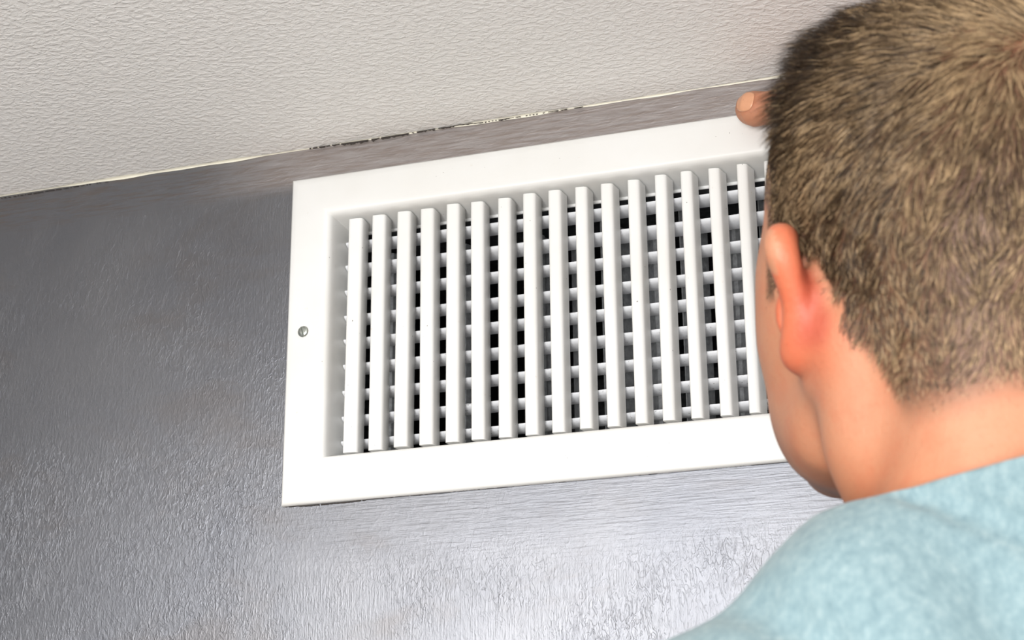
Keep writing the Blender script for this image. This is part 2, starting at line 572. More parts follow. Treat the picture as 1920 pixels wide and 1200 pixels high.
def screw(x, z, ang):
    """domed slotted head: two half discs with a recessed slot between"""
    R, n, s = 0.0039, 28, 0.0005
    yb = -0.0060
    bm = bmesh.new()
    for side in (-1, 1):
        ring = []
        a0 = math.asin(s / R)
        angs = np.linspace(a0, math.pi - a0, n)
        rows = []
        for q, (rr, hh) in enumerate(((1.0, 0.0), (1.0, 0.0007), (0.86, 0.0014), (0.55, 0.0018), (0.25, 0.0019))):
            row = []
            for a in angs:
                px, pz = R * rr * math.cos(a), max(s, R * rr * math.sin(a))
                row.append(bm.verts.new((px, yb - hh, side * pz)))
            rows.append(row)
        for r0, r1 in zip(rows, rows[1:]):
            for a in range(n - 1):
                bm.faces.new((r0[a], r0[a + 1], r1[a + 1], r1[a]))
        bm.faces.new(rows[-1])
        # slot wall
        for r0, r1 in zip(rows, rows[1:]):
            bm.faces.new((r0[0], r1[0], r1[-1], r0[-1])) if False else None
        wall = [r[0] for r in rows] + [r[-1] for r in reversed(rows)]
        bm.faces.new(wall)
    fl = [bm.verts.new((R * 0.98 * c, yb - 0.0006, s * 1.05 * d)) for c, d in ((-1, -1), (1, -1), (1, 1), (-1, 1))]
    bm.faces.new(fl)
    bmesh.ops.recalc_face_normals(bm, faces=bm.faces)
    me = bpy.data.meshes.new('screw')
    bm.to_mesh(me)
    bm.free()
    me.transform(Matrix.Translation((x, 0, z)) @ Matrix.Rotation(ang, 4, 'Y'))
    me.materials.append(M_screw)
    o = bpy.data.objects.new('screw', me)
    COL.objects.link(o)
    adopt(o, vent, VENT_LOC)
    o['label'] = 'slotted zinc screw head'


screw(0.0137, Z0 - 0.1154, math.radians(78))
screw(VX1 - 0.0137, Z0 - 0.1154, math.radians(20))

# ------------------------------------------------------------------ the person: distance-field body, meshed as one skin
V = lambda *a: np.array(a, dtype=np.float64)


def rot_z(a):
    c, s = math.cos(a), math.sin(a)
    return np.array([[c, -s, 0], [s, c, 0], [0, 0, 1.0]])


def rot_x(a):
    c, s = math.cos(a), math.sin(a)
    return np.array([[1.0, 0, 0], [0, c, -s], [0, s, c]])


def rot_y(a):
    c, s = math.cos(a), math.sin(a)
    return np.array([[c, 0, s], [0, 1.0, 0], [-s, 0, c]])


class Frame:
    """local frame in millimetres: x to the person's right, y forward, z up"""
    def __init__(self, o, R):
        self.o, self.R = np.array(o, float), R

    def __call__(self, x, y, z):
        return self.o + self.R @ (V(x, y, z) / 1000.0)

    def inv(self, P):
        return (P - self.o) @ self.R * 1000.0


class Field:
    def __init__(self):
        self.prims = []

    def ell(self, fr, c, r, k=10, sub=False, R=None):
        M = fr.R if R is None else fr.R @ R
        r = V(*r) / 1000.0
        self.prims.append(('e', fr(*c), r.max(), M, r, k / 1000.0, sub))

    def rc(self, a, b, ra, rb, k=8, sub=False):
        a, b = np.array(a, float), np.array(b, float)
        self.prims.append(('c', (a + b) / 2, np.linalg.norm(b - a) / 2 + max(ra, rb) / 1000.0, a, b, ra / 1000.0, rb / 1000.0, k / 1000.0, sub))

    def chain(self, pts, rad, k=6, sub=False):
        for i in range(len(pts) - 1):
            self.rc(pts[i], pts[i + 1], rad[i], rad[i + 1], k, sub)

    def near(self, c, rad):
        return [p for p in self.prims if ((p[1] - c) ** 2).sum() < (p[2] + rad) ** 2]

    def __call__(self, P):
        """evaluate in 60 mm bins so that each bin only meets the shapes around it"""
        P = np.asarray(P, dtype=np.float64)
        S = 0.06
        b = np.floor(P / S).astype(np.int64) + 4096
        key = (b[:, 0] << 28) | (b[:, 1] << 14) | b[:, 2]
        order = np.argsort(key, kind='stable')
        ks = key[order]
        cutp = np.concatenate([[0], np.nonzero(np.diff(ks))[0] + 1, [len(ks)]])
        out = np.empty(len(P))
        for i in range(len(cutp) - 1):
            sel = order[cutp[i]:cutp[i + 1]]
            c = (b[sel[0]] - 4096 + 0.5) * S
            out[sel] = self.local(P[sel], self.near(c, S * 0.867 + 0.045))
        return out

    def local(self, P, prims):
        d = np.full(len(P), 0.05)
        for p in prims:
            if p[0] == 'e':
                l = (P - p[1]) @ p[3]
                r = p[4]
                k0 = np.sqrt(((l / r) ** 2).sum(1)) + 1e-9
                k1 = np.sqrt(((l / (r * r)) ** 2).sum(1)) + 1e-9
                e = k0 * (k0 - 1) / k1
                k, sub = p[5], p[6]
            else:
                a, b, ra, rb, k, sub = p[3:9]
                ab = b - a
                pa = P - a
                t = np.clip(pa @ ab / (ab @ ab + 1e-12), 0, 1)
                w = pa - t[:, None] * ab
                e = np.sqrt((w * w).sum(1)) - (ra + (rb - ra) * t)
            if sub:
                h = np.maximum(k - np.abs(d + e), 0) / k
                d = np.maximum(d, -e) + h * h * k * 0.25
            else:
                h = np.maximum(k - np.abs(d - e), 0) / k
                d = np.minimum(d, e) - h * h * k * 0.25
        return d


def mesh_field(f, lo, hi, h, newton=1):
    lo, hi = np.array(lo), np.array(hi)
    B, size = 2, 16
    nb = np.ceil((hi - lo) / (h * size)).astype(int)
    act = np.stack(np.meshgrid(*[np.arange(n) for n in nb], indexing='ij'), -1).reshape(-1, 3)
    nb = nb * (size // B)
    two = np.array([[i, j, k] for i in (0, 1) for j in (0, 1) for k in (0, 1)])
    while True:
        act = act[np.abs(f(lo + (act + 0.5) * h * size)) < min(h * size * 1.3, 0.0499)]
        if size == B:
            break
        act = (act[:, None, :] * 2 + two[None]).reshape(-1, 3)
        size //= 2
    N = nb * B + 2
    key = lambda ijk: (ijk[:, 0] * N[1] + ijk[:, 1]) * N[2] + ijk[:, 2]
    off = np.stack(np.meshgrid(*[np.arange(B)] * 3, indexing='ij'), -1).reshape(-1, 3)
    cells = (act[:, None, :] * B + off[None]).reshape(-1, 3)
    ck = key(cells)
    cor = np.array([[i, j, k] for i in (0, 1) for j in (0, 1) for k in (0, 1)])
    offc = np.stack(np.meshgrid(*[np.arange(B + 1)] * 3, indexing='ij'), -1).reshape(-1, 3)
    pts = (act[:, None, :] * B + offc[None]).reshape(-1, 3)
    pk, ui = np.unique(key(pts), return_index=True)
    pts = pts[ui]
    val = f(lo + pts * h)
    doff = (cor[:, 0] * N[1] + cor[:, 1]) * N[2] + cor[:, 2]
    vi = np.searchsorted(pk, ck[:, None] + doff[None])
    cv = val[vi]
    s = (cv < 0).sum(1)
    live = (s > 0) & (s < 8)
    cells, ck, cv = cells[live], ck[live], cv[live]
    order = np.argsort(ck)
    cells, ck, cv = cells[order], ck[order], cv[order]
    acc = np.zeros((len(cells), 3))
    cnt = np.zeros(len(cells))
    for a in range(8):
        for b in range(a + 1, 8):
            if np.abs(cor[a] - cor[b]).sum() != 1:
                continue
            x = (cv[:, a] < 0) != (cv[:, b] < 0)
            t = cv[x, a] / (cv[x, a] - cv[x, b])
            acc[x] += cor[a] + t[:, None] * (cor[b] - cor[a])
            cnt[x] += 1
    vert = lo + (cells + acc / cnt[:, None]) * h
    faces = []
    st = [N[1] * N[2], N[2], 1]
    for ax in range(3):
        o1, o2 = st[(ax + 1) % 3], st[(ax + 2) % 3]
        nb_ = np.searchsorted(pk, pk + st[ax])
        ok = nb_ < len(pk)
        ok[ok] &= pk[nb_[ok]] == (pk + st[ax])[ok]
        ia = np.nonzero(ok)[0]
        ib = nb_[ia]
        x = (val[ia] < 0) != (val[ib] < 0)
        ia, ib = ia[x], ib[x]
        k0 = pk[ia]
        quad = np.stack([k0 - o1 - o2, k0 - o2, k0, k0 - o1], 1)
        qi = np.searchsorted(ck, quad)
        qi[qi >= len(ck)] = 0
        good = (ck[qi] == quad).all(1)
        qi, ins = qi[good], (val[ia] < 0)[good]
        qi[~ins] = qi[~ins][:, ::-1]
        faces.append(qi)
    faces = np.concatenate(faces)
    e = 0.0006
    grad = None
    for _ in range(newton):
        d0 = f(vert)
        grad = np.stack([f(vert + V(*(e * np.eye(3)[i]))) - d0 for i in range(3)], 1) / e
        g2 = np.maximum((grad ** 2).sum(1), 0.25)
        vert = vert - np.clip(d0 / g2, -h, h)[:, None] * grad
    return vert, faces


def np_mesh(name, vert, faces, mat, parent, smooth=True):
    me = bpy.data.meshes.new(name)
    me.vertices.add(len(vert))
    me.vertices.foreach_set('co', np.ascontiguousarray(vert, dtype=np.float32).ravel())
    w = faces.shape[1]
    me.loops.add(faces.size)
    me.loops.foreach_set('vertex_index', np.ascontiguousarray(faces, dtype=np.int32).ravel())
    me.polygons.add(len(faces))
    me.polygons.foreach_set('loop_start', np.arange(0, faces.size, w, dtype=np.int32))
    me.update(calc_edges=True)
    me.validate()
    if smooth:
        me.polygons.foreach_set('use_smooth', np.ones(len(me.polygons), dtype=bool))
    me.materials.append(mat)
    o = bpy.data.objects.new(name, me)
    COL.objects.link(o)
    if parent is not None:
        o.parent = parent
    return o


def vcol(me, name, rgb):
    a = me.color_attributes.new(name, 'FLOAT_COLOR', 'POINT')
    c = np.ones((len(rgb), 4), dtype=np.float32)
    c[:, :3] = rgb
    a.data.foreach_set('color', c.ravel())


def sstep(x, a, b):
    t = np.clip((x - a) / (b - a), 0, 1)
    return t * t * (3 - 2 * t)


# ---- pose
HEAD_YAW, HEAD_PITCH, HEAD_ROLL = math.radians(37), math.radians(15), math.radians(-5)
HR = rot_z(HEAD_YAW) @ rot_x(HEAD_PITCH) @ rot_y(HEAD_ROLL)
EAR_L = V(0.4036, -0.3027, Z0 - 0.249)
class HeadFrame(Frame):
    """head frame with the proportions of this head: tall crown, short lower face"""
    def __call__(self, x, y, z):
        z = z * (1.07 if z > 0 else 0.72 + 0.28 * min(1.0, max(0.0, (-z - 120) / 60)))
        return Frame.__call__(self, x * 1.01, y * (1.03 if y > 0 else 1.0), z)


H = HeadFrame(EAR_L - HR @ V(-0.071, -0.004, 0.0), HR)
TR = rot_z(math.radians(34)) @ rot_y(math.radians(-7)) @ rot_x(math.radians(-4))
T = Frame(H(2, -52, -140), TR)          # base of the neck

body = Field()
# cranium and face
body.ell(H, (0, -4, 52), (76, 98, 86), 10)
body.ell(H, (0, -52, 26), (66, 50, 58), 30)
body.ell(H, (0, 37, 56), (62, 47, 66), 25)
body.ell(H, (0, 36, -12), (60, 52, 66), 25)
for s in (-1, 1):
    body.ell(H, (s * 50, 44, -8), (20, 32, 24), 18)
    body.rc(H(s * 58, 2, -38), H(s * 48, 22, -72), 15, 13, 20)
    body.rc(H(s * 48, 22, -72), H(s * 20, 78, -96), 14, 13, 22)
    body.ell(H, (s * 39, 48, -56), (21, 34, 28), 22)
    body.ell(H, (s * 49, 49, 22), (18, 26, 24), 16)
body.ell(H, (0, 62, -62), (34, 30, 34), 20)
body.ell(H, (0, 82, -95), (22, 15, 15), 14)
body.ell(H, (0, 40, -70), (40, 42, 24), 24)
for s in (-1, 1):
    body.rc(H(s * 8, 90, 27), H(s * 44, 76, 27), 9, 8, 10)
    body.ell(H, (s * 32, 101, 11), (16, 14, 11), 10, True)
body.chain([H(0, 92, 18), H(0, 102, -4), H(0, 112, -22)], [7, 8, 10], 8)
for s in (-1, 1):
    body.ell(H, (s * 12, 99, -25), (8, 11, 8), 6)
    body.chain([H(s * 22, 84, -56), H(s * 8, 93, -52), H(0, 94, -53)], [4, 5, 5], 5)
    body.chain([H(s * 20, 84, -60), H(s * 8, 91, -63), H(0, 92, -64)], [4, 6, 6], 5)
body.rc(H(-22, 86, -58), H(22, 86, -58), 1.5, 1.5, 3, True)
# ears
ear_rot = []
for s in (-1, 1):
    def E(v, u, w, s=s):
        """ear plane: v backwards, u up, w out of the head (mm)"""
        a = math.radians(38)
        u = u * (0.94 if u > 0 else 0.80)
        t = math.radians(-8)
        v2, u2 = v * math.cos(t) - u * math.sin(t), v * math.sin(t) + u * math.cos(t)
        return H(s * (68 + w * math.cos(a) + v2 * math.sin(a)), 6 - v2 * math.cos(a) + w * math.sin(a), u2)
    hel = [(2, 2, 1), (-4, 15, 4), (-1, 27, 7), (7, 34.5, 9), (16.5, 35, 8.5), (21.5, 29, 7), (19, 18, 4), (15.5, 7, 2.5), (14, -3, 2.5), (13.5, -13, 3), (12.5, -21, 3.5), (10.5, -28, 4), (5, -30.5, 3), (0, -25, 1)]
    hr = [3.0, 3.8, 4.4, 5.0, 5.2, 5.2, 5.0, 4.8, 4.6, 4.6, 5.0, 5.6, 5.2, 4.2]
    # smooth the rim with a spline through the points
    hp, hq = [], []
    for i in range(len(hel) - 1):
        p0, p1, p2, p3 = [V(*hel[max(0, min(len(hel) - 1, j))]) for j in (i - 1, i, i + 1, i + 2)]
        for t in (0, 0.34, 0.67):
            hp.append(0.5 * (2 * p1 + (p2 - p0) * t + (2 * p0 - 5 * p1 + 4 * p2 - p3) * t * t + (3 * p1 - p0 - 3 * p2 + p3) * t ** 3))
            hq.append(hr[i] + (hr[i + 1] - hr[i]) * t)
    body.chain([E(*p) for p in hp], hq, 5)
    # thin sheet inside the rim (scapha), then the bulge of the concha seen from behind
    body.chain([E(8, 26, 5), E(15, 24, 3), E(14, 14, 1.5), E(11.5, 3, 0.5), E(10, -8, 1), E(8, -17, 2)], [2.8, 2.8, 2.8, 2.8, 2.8, 3.0], 3)
    body.chain([E(9, 18, -1), E(10, 8, -2.5), E(9, -4, -2.5), E(7, -12, -1)], [3.2, 3.6, 3.6, 3.2], 5)
    body.chain([E(3, 19, -6), E(9, 9, -9), E(8.5, -3, -9.5), E(4, -10, -7)], [5.5, 7.2, 7.4, 6], 5)
    body.ell(H, (s * 74, 14, 2), (6, 7, 12), 6)
    body.ell(H, (s * 82, 8, 0), (9, 6, 9), 4, True)
    # hollow between lobe and skull
    body.ell(H, (s * 86, -18, -27), (10, 8, 12), 4, True)
    # crease where the concha meets the skull
    body.chain([H(s * 76, -10, 26), H(s * 77, -17, 16), H(s * 77, -20, 4), H(s * 76, -19, -8), H(s * 76, -16, -16)], [1.6, 2.6, 3.0, 3.0, 2.2], 5, True)
# neck
body.chain([H(0, -26, -10), H(0, -38, -80), T(0, -8, 10), T(0, -10, -60)], [58, 57, 59, 60], 24)
body.rc(H(0, -62, -20), T(0, -40, 0), 34, 35, 24)
for s in (-1, 1):
    body.chain([H(s * 62, -20, -22), H(s * 52, -24, -80), T(s * 20, 48, -12)], [13, 15, 12], 24)
    body.rc(H(s * 34, -66, -20), T(s * 38, -36, -10), 22, 25, 24)
body.rc(H(0, 30, -95), T(0, 44, 0), 22, 20, 24)
# crease of the raised nape
body.chain([H(-60, -99, -77), H(-42, -112, -78), H(0, -119, -80), H(42, -112, -78)], [0.8, 2.0, 2.2, 2.0], 7, True)


def torso(F, g):
    for s in (-1, 1):
        F.chain([T(s * 28, -34, 24), T(s * 90, -26, -25), T(s * 156, -14, -75)], [42 + g, 39.5 + g, 44 + g], 30)
        F.ell(T, (s * 84, -62, -140), (78 + g, 44 + g, 100 + g), 40)
        F.ell(T, (s * 78, 66, -130), (82 + g, 46 + g, 70 + g), 40)
    F.ell(T, (0, 4, -170), (158 + g, 106 + g, 180 + g), 40)
    F.ell(T, (0, 10, -380), (150 + g, 108 + g, 190 + g), 50)
    F.ell(T, (0, 2, -540), (162 + g, 112 + g, 120 + g), 50)


torso(body, -14)
# arms: world points
SH_R, SH_L = T(174, -2, -88), T(-174, -2, -88)
THUMB = V(0.3215, -0.0200, Z0 - 0.0050)
HD_Y = V(-0.18, 0.62, 0.76); HD_Y /= np.linalg.norm(HD_Y)
HD_Z = V(0.05, -0.86, 0.5); HD_Z -= HD_Y * (HD_Z @ HD_Y); HD_Z /= np.linalg.norm(HD_Z)
HD_X = np.cross(HD_Y, HD_Z)
WR = V(0.445, -0.150, Z0 - 0.105)
HA = Frame(WR, np.stack([HD_X, HD_Y, HD_Z], 1))
EL_R = V(0.735, -0.245, Z0 - 0.235)


def hand(F, fr, s, flex, thumb):
    """s = 1 right hand (thumb at -x), -1 left hand"""
    mcp = [(-25, 86, 2), (-5, 90, 4), (14, 85, 2), (31, 75, -3)]
    ln = [(42, 25, 20), (46, 29, 21), (42, 27, 21), (33, 20, 18)]
    rd = [(9.6, 8.8, 8.0, 7.0), (9.8, 9.0, 8.2, 7.2), (9.4, 8.6, 7.8, 6.8), (8.4, 7.6, 7.0, 6.2)]
    base = [(-14, 6, 0), (-5, 6, 1), (5, 6, 1), (14, 6, 0)]
    tips = []
    for i in range(4):
        F.rc(fr(s * base[i][0], base[i][1], base[i][2]), fr(s * mcp[i][0], mcp[i][1], mcp[i][2]), 14, 10.5, 12)
        p = V(s * mcp[i][0], mcp[i][1], mcp[i][2])
        a = 0.0
        pts = [fr(*p)]
        spread = math.radians((-7, -1, 4, 10)[i]) * s
        for L, fl in zip(ln[i], flex[i]):
            a += math.radians(fl)
            p = p + L * V(math.sin(spread) * math.cos(a), math.cos(spread) * math.cos(a), -math.sin(a))
            pts.append(fr(*p))
        F.chain(pts, rd[i], 2.5)
        tips.append(pts[-1])
    F.rc(fr(s * -16, 20, -8), fr(s * -22, 70, -6), 13, 9, 12)
    F.rc(fr(s * 18, 20, -8), fr(s * 26, 62, -8), 13, 9, 12)
    F.chain([fr(s * -15, 14, -6)] + thumb, [15, 13, 11.4, 10.2, 7.6][:len(thumb) + 1], 5)
    return tips


TH_IP = THUMB + V(0.031, -0.009, -0.0065)
TH_MC = HA(-46, 52, -6)
tips_r = hand(body, HA, 1, [(38, 42, 24), (40, 44, 24), (44, 44, 24), (48, 44, 24)],
              [TH_MC, TH_IP + V(0.004, -0.0005, -0.001), TH_IP - V(0.020, -0.006, -0.004), THUMB + V(0.0085, -0.0016, -0.0018)])
body.chain([SH_R, EL_R], [54, 40], 30)
body.chain([EL_R, (EL_R * 0.7 + WR * 0.3), WR + HA.R @ V(0, 0.0, -0.002)], [40, 42, 27], 20)
body.rc(WR - HA.R @ V(0.010, 0, 0), WR + HA.R @ V(0.010, 0.004, 0), 24, 23, 16)
# left arm hangs and bends forward a little
EL_L = T(-232, -34, -340)
WL = T(-228, 60, -580)
LY = (WL - EL_L) / np.linalg.norm(WL - EL_L)
LX = T.R @ V(0, 1, 0); LX -= LY * (LX @ LY); LX /= np.linalg.norm(LX)     # thumb side forwards: left hand has its thumb at +x
HL = Frame(WL, np.stack([LX, LY, np.cross(LX, LY)], 1))
body.chain([SH_L, EL_L], [54, 40], 30)
body.chain([EL_L, EL_L * 0.7 + WL * 0.3, WL], [40, 42, 25], 20)
hand(body, HL, -1, [(18, 26, 14)] * 4, [HL(44, 44, -10), HL(52, 74, -14), HL(54, 96, -16)])

person = empty('person', (T(0, 0, 0)[0], T(0, 0, 0)[1] + 0.0, 0.0), 'person in a pale teal t-shirt, back turned, leaning close to peer into the vent', 'person')
PLOC = V(*person.location)
allp = np.array([p[1] for p in body.prims])
lo = allp.min(0) - 0.25
hi = allp.max(0) + 0.22
bv, bf = mesh_field(body, lo, hi, 0.0022)


def mat_skin():
    m = NT('skin')
    at = m.n('ShaderNodeAttribute', attribute_name='tint').outputs['Color']
    n1 = m.noise(70, 4, 0.6)
    n2 = m.noise(420, 3, 0.6)
    c = m.mix(m.math('MULTIPLY', m.smooth(n1, 0.42, 0.70), 0.5), at, m.mix(1.0, at, (1.0, 0.80, 0.76, 1), 'MULTIPLY'))
    c = m.mix(m.math('MULTIPLY', m.smooth(n2, 0.5, 0.72), 0.3), c, m.mix(1.0, c, (0.86, 0.72, 0.66, 1), 'MULTIPLY'))
    m.bs(Base_Color=c, Roughness=0.55, Subsurface_Weight=0.15, Subsurface_Scale=0.006, Normal=m.bump(n2, 0.4, 0.0007))
    m.b.inputs['Subsurface Radius'].default_value = (1.0, 0.35, 0.18)
    return m.m


M_skin = mat_skin()
body_o = np_mesh('body', bv - PLOC, bf, M_skin, person)


# ---- hair: where it grows, in head coordinates (mm)
def hair_density(L):
    x, y, z = np.abs(L[:, 0]), L[:, 1], L[:, 2]
    d = np.zeros(len(L))
    # scalp above the ears up to the forehead hairline
    front = 70 - np.maximum(0, 95 - z) * 0.25
    topz = 26 + np.maximum(0, y) * 0.62
    d = np.maximum(d, sstep(z, topz - 5, topz + 5) * sstep(-y, -front - 4, -front + 6))
    # behind the ears down to the nape
    edge = -9 - np.maximum(0, 20 - z) * 0.80
    nape = np.minimum(-32, -42 + 0.4 * np.maximum(0, 64 - x))
    d = np.maximum(d, sstep(-y, -edge - 3, -edge + 7) * sstep(z, nape - 12, nape + 10) * (y < 0))
    # in front of and above the ear: sideburn
    sb = sstep(y, 12, 16) * sstep(-y, -46, -40) * sstep(z, 6, 14) * (x > 48) * (z < 60)
    d = np.maximum(d, sb)
    # over the ear
    d = np.maximum(d, sstep(z, 40, 46) * (y < 40))
    return d


L_all = H.inv(bv)
def on_head(L):
    return (np.abs(L[:, 0]) < 94) & (L[:, 1] < 128) & (L[:, 1] > -135) & (L[:, 2] < 165) & (np.linalg.norm(L - V(0, -10, 20), axis=1) < 190)


def on_scalp(L):
    k = (L[:, 0] / 92) ** 2 + ((L[:, 1] + 6) / 118) ** 2 + ((L[:, 2] - 45) / 110) ** 2
    return (k < 1.6) & (np.abs(L[:, 0]) < 92) & ~((L[:, 1] > 60) & (L[:, 0] > 45))


near_head = on_head(L_all)


def is_ear(L):
    # the auricle stands off the skull
    x, y, z = np.abs(L[:, 0]), L[:, 1], L[:, 2]
    k = np.sqrt((x / 80.0) ** 2 + ((y + 6) / 103.0) ** 2 + ((z - 52) / 100.0) ** 2)
    return (x > 64) & (z < 44) & (z > -42) & (((y < 24) & (y > -30) & (k > 1.012)) | ((y < 36) & (y > 0) & (k > 1.035)) | ((y < 9) & (y > -16) & (z < 14)))


hd = np.where(on_scalp(L_all), hair_density(L_all), 0.0)
ear = near_head & is_ear(L_all)
hd[ear] = 0
tint = np.tile(V(*srgb(190, 132, 101)[:3]), (len(bv), 1))
# ears reddened for light glowing through them, neck a little warmer, stubble on jaw and chin, scalp shadowed by cut hair
lx, ly, lz = L_all.T
redden = np.where(near_head, np.clip(sstep(np.abs(lx), 70, 82) * sstep(lz, -45, -20) * sstep(-lz, -46, -36) * (ly < 26) * (ly > -40), 0, 1), 0)
tint = tint * (1 - 0.75 * redden[:, None]) + V(*srgb(208, 106, 72)[:3]) * 0.75 * redden[:, None]
conch = near_head * sstep(np.abs(lx), 71, 77) * sstep(-np.abs(lx), -88, -80) * sstep(-ly, 1, 8) * sstep(ly, -30, -20) * sstep(lz, -20, -10) * sstep(-lz, -32, -22)
tint = tint * (1 - 0.65 * conch[:, None]) + V(*srgb(170, 70, 54)[:3]) * 0.65 * conch[:, None]
warm = near_head * sstep(-lz, 40, 90) * (ly < 40)
tint = tint * (1 - 0.5 * warm[:, None]) + V(*srgb(186, 113, 73)[:3]) * 0.5 * warm[:, None]
stub = near_head * sstep(ly, 34, 66) * sstep(-lz, 34, 58) * (lz > -125)
tint = tint * (1 - 0.62 * stub[:, None]) + V(*srgb(140, 112, 96)[:3]) * 0.62 * stub[:, None]
thin = np.exp(-((np.linalg.norm(L_all - V(4, -76, 108), axis=1)) / 34.0) ** 2)
scal = hd * (1 - 0.45 * thin)
tint = tint * (1 - 0.85 * scal[:, None]) + V(*srgb(84, 64, 48)[:3]) * 0.85 * scal[:, None]
vcol(body_o.data, 'tint', tint)

# ---- strands
WH = V(4, -76, 108)                     # crown whorl


def grow_hair(n_try, mask_fn):
    tri = bf
    fc = bv[tri].mean(1)
    Lf = H.inv(fc)
    keep = on_scalp(Lf)
    idx = np.nonzero(keep)[0]
    dens = mask_fn(Lf[idx])
    dens[is_ear(Lf[idx])] = 0
    idx, dens = idx[dens > 0.02], dens[dens > 0.02]
    q = bv[tri[idx]]
    ar = np.linalg.norm(np.cross(q[:, 2] - q[:, 0], q[:, 3] - q[:, 1]), axis=1)
    w = ar * dens
    pick = rng.choice(len(idx), n_try, p=w / w.sum())
    u, v = rng.random(n_try)[:, None], rng.random(n_try)[:, None]
    qq = q[pick]
    P = (qq[:, 0] * (1 - u) + qq[:, 1] * u) * (1 - v) + (qq[:, 3] * (1 - u) + qq[:, 2] * u) * v
    e = 0.0015
    d0 = body(P)
    Nn = np.stack([body(P + e * np.eye(3)[i]) - d0 for i in range(3)], 1)
    Nn /= np.linalg.norm(Nn, axis=1)[:, None]
    return P, Nn, dens[pick]


def hair_mask(L):
    d = hair_density(L)
    t = np.exp(-((np.linalg.norm(L - V(4, -78, 106), axis=1)) / 26.0) ** 2)
    return d * (1 - 0.30 * t)


NS = 62000
HP, HN, HDn = grow_hair(NS, hair_mask)
HL_ = H.inv(HP)
nl = HN @ H.R                                     # normals in head axes
x, y, z = HL_.T
away = HL_ - WH
away -= nl * (away * nl).sum(1)[:, None]
away /= np.linalg.norm(away, axis=1)[:, None] + 1e-6
swirl = np.cross(nl, away)
dw = np.linalg.norm(HL_ - WH, axis=1)
down = np.tile(V(0, 0, -1.0), (NS, 1))
down -= nl * (down * nl).sum(1)[:, None]
fwd = np.tile(V(0, 1.0, 0), (NS, 1))
fwd -= nl * (fwd * nl).sum(1)[:, None]
side = sstep(np.abs(x), 35, 70)
back = sstep(-y, 10, 70) * sstep(-z, -95, -40)
flow = away * 1.0 + swirl * (0.9 * np.exp(-(dw / 40) ** 2))[:, None] + down * (0.9 * back + 0.45 * side)[:, None] + fwd * (0.35 * side * (1 - back) + 0.5 * sstep(z, 90, 115))[:, None]


def lump(P, seed, sc, m=3):
    r2 = np.random.default_rng(seed)
    out = np.zeros((len(P), 3))
    for _ in range(10):
        k = r2.normal(size=3) * sc
        out += np.outer(np.sin(P @ k + r2.uniform(0, 6.28)), r2.normal(size=3))
    return out / math.sqrt(10)


flow /= np.linalg.norm(flow, axis=1)[:, None]
flow += lump(HL_, 3, 0.10) * 0.30 + lump(HL_, 5, 0.28) * 0.22 + rng.normal(size=(NS, 3)) * 0.16
flow -= nl * (flow * nl).sum(1)[:, None]
flow /= np.linalg.norm(flow, axis=1)[:, None]
top = sstep(z, 62, 108)
frontal = sstep(y, -35, 30)
length = 9.0 + 19 * top * (0.3 + 0.7 * frontal) + 3.0 * sstep(z, 20, 70) - 4.0 * sstep(y, 25, 50) * (1 - top)
length *= np.clip(0.4 + 0.6 * sstep(z, -58, -5), 0.3, 1)
length *= 1 - 0.60 * sstep(y, 10, 50) * sstep(-z, -110, -84)
length += 3 * sstep(z, 112, 125) * sstep(y, -20, 20)
length *= 1 - 0.62 * sstep(y, 8, 45) * sstep(-z, -126, -112)
length *= 1 - 0.22 * sstep(-z, -45, -10)
length *= 0.55 + 0.45 * HDn
length = np.maximum(length, 2.5) * rng.uniform(0.75, 1.15, NS)
lift = 0.40 + 0.42 * top * frontal - 0.15 * sstep(y, 25, 50) * (1 - top) + 0.18 * rng.random(NS)
lift = np.where(z < 0, lift * 0.6, lift)
root = HL_ - nl * 0.4
pts = [root]
dirv = flow * np.cos(lift)[:, None] + nl * np.sin(lift)[:, None]
for s in range(3):
    step = (length / 3)[:, None]
    pts.append(pts[-1] + dirv * step)
    dirv = dirv - nl * (0.20 + 0.10 * (1 - top))[:, None] + flow * 0.16 + rng.normal(size=(NS, 3)) * 0.07
    dirv /= np.linalg.norm(dirv, axis=1)[:, None]
pts = np.stack(pts, 1)                            # NS x 4 x 3
# gather strands into small locks
ng = 5200
gsel = rng.choice(NS, ng, replace=False)
kd = kdtree.KDTree(ng)
for i, g in enumerate(gsel):
    kd.insert(HL_[g], i)
kd.balance()
near = np.array([kd.find(p)[1] for p in HL_])
gp = pts[gsel[near]]
rel = gp - gp[:, :1]
w = np.array([0, 0.12, 0.32, 0.5])[None, :, None] * (0.5 + 0.5 * top)[:, None, None]
target = HL_[:, None] + rel * (length / np.maximum(length[gsel[near]], 1e-3))[:, None, None] + (HL_[gsel[near]] - HL_)[:, None] * np.array([0, 0.15, 0.4, 0.7])[None, :, None]
pts = pts * (1 - w) + target * w
W4 = H.o + (pts / 1000.0) @ H.R.T
tang = W4[:, 3] - W4[:, 0]
tang /= np.linalg.norm(tang, axis=1)[:, None]
sd = np.cross(tang, HN)
sd /= np.linalg.norm(sd, axis=1)[:, None] + 1e-9
s2 = np.cross(tang, sd)
rad = rng.uniform(0.00012, 0.00018, NS)
hv = np.zeros((NS, 10, 3))
for k, rf in enumerate((1.0, 0.95, 0.7)):
    for j in range(3):
        a = 2 * math.pi * j / 3
        hv[:, k * 3 + j] = W4[:, k] + (sd * math.cos(a) + s2 * math.sin(a)) * (rad * rf)[:, None]
hv[:, 9] = W4[:, 3]
fq = []
for k in range(2):
    for j in range(3):
        a, b = k * 3 + j, k * 3 + (j + 1) % 3
        fq += [(a, b, b + 3), (a, b + 3, a + 3)]
for j in range(3):
    fq.append((6 + j, 6 + (j + 1) % 3, 9))
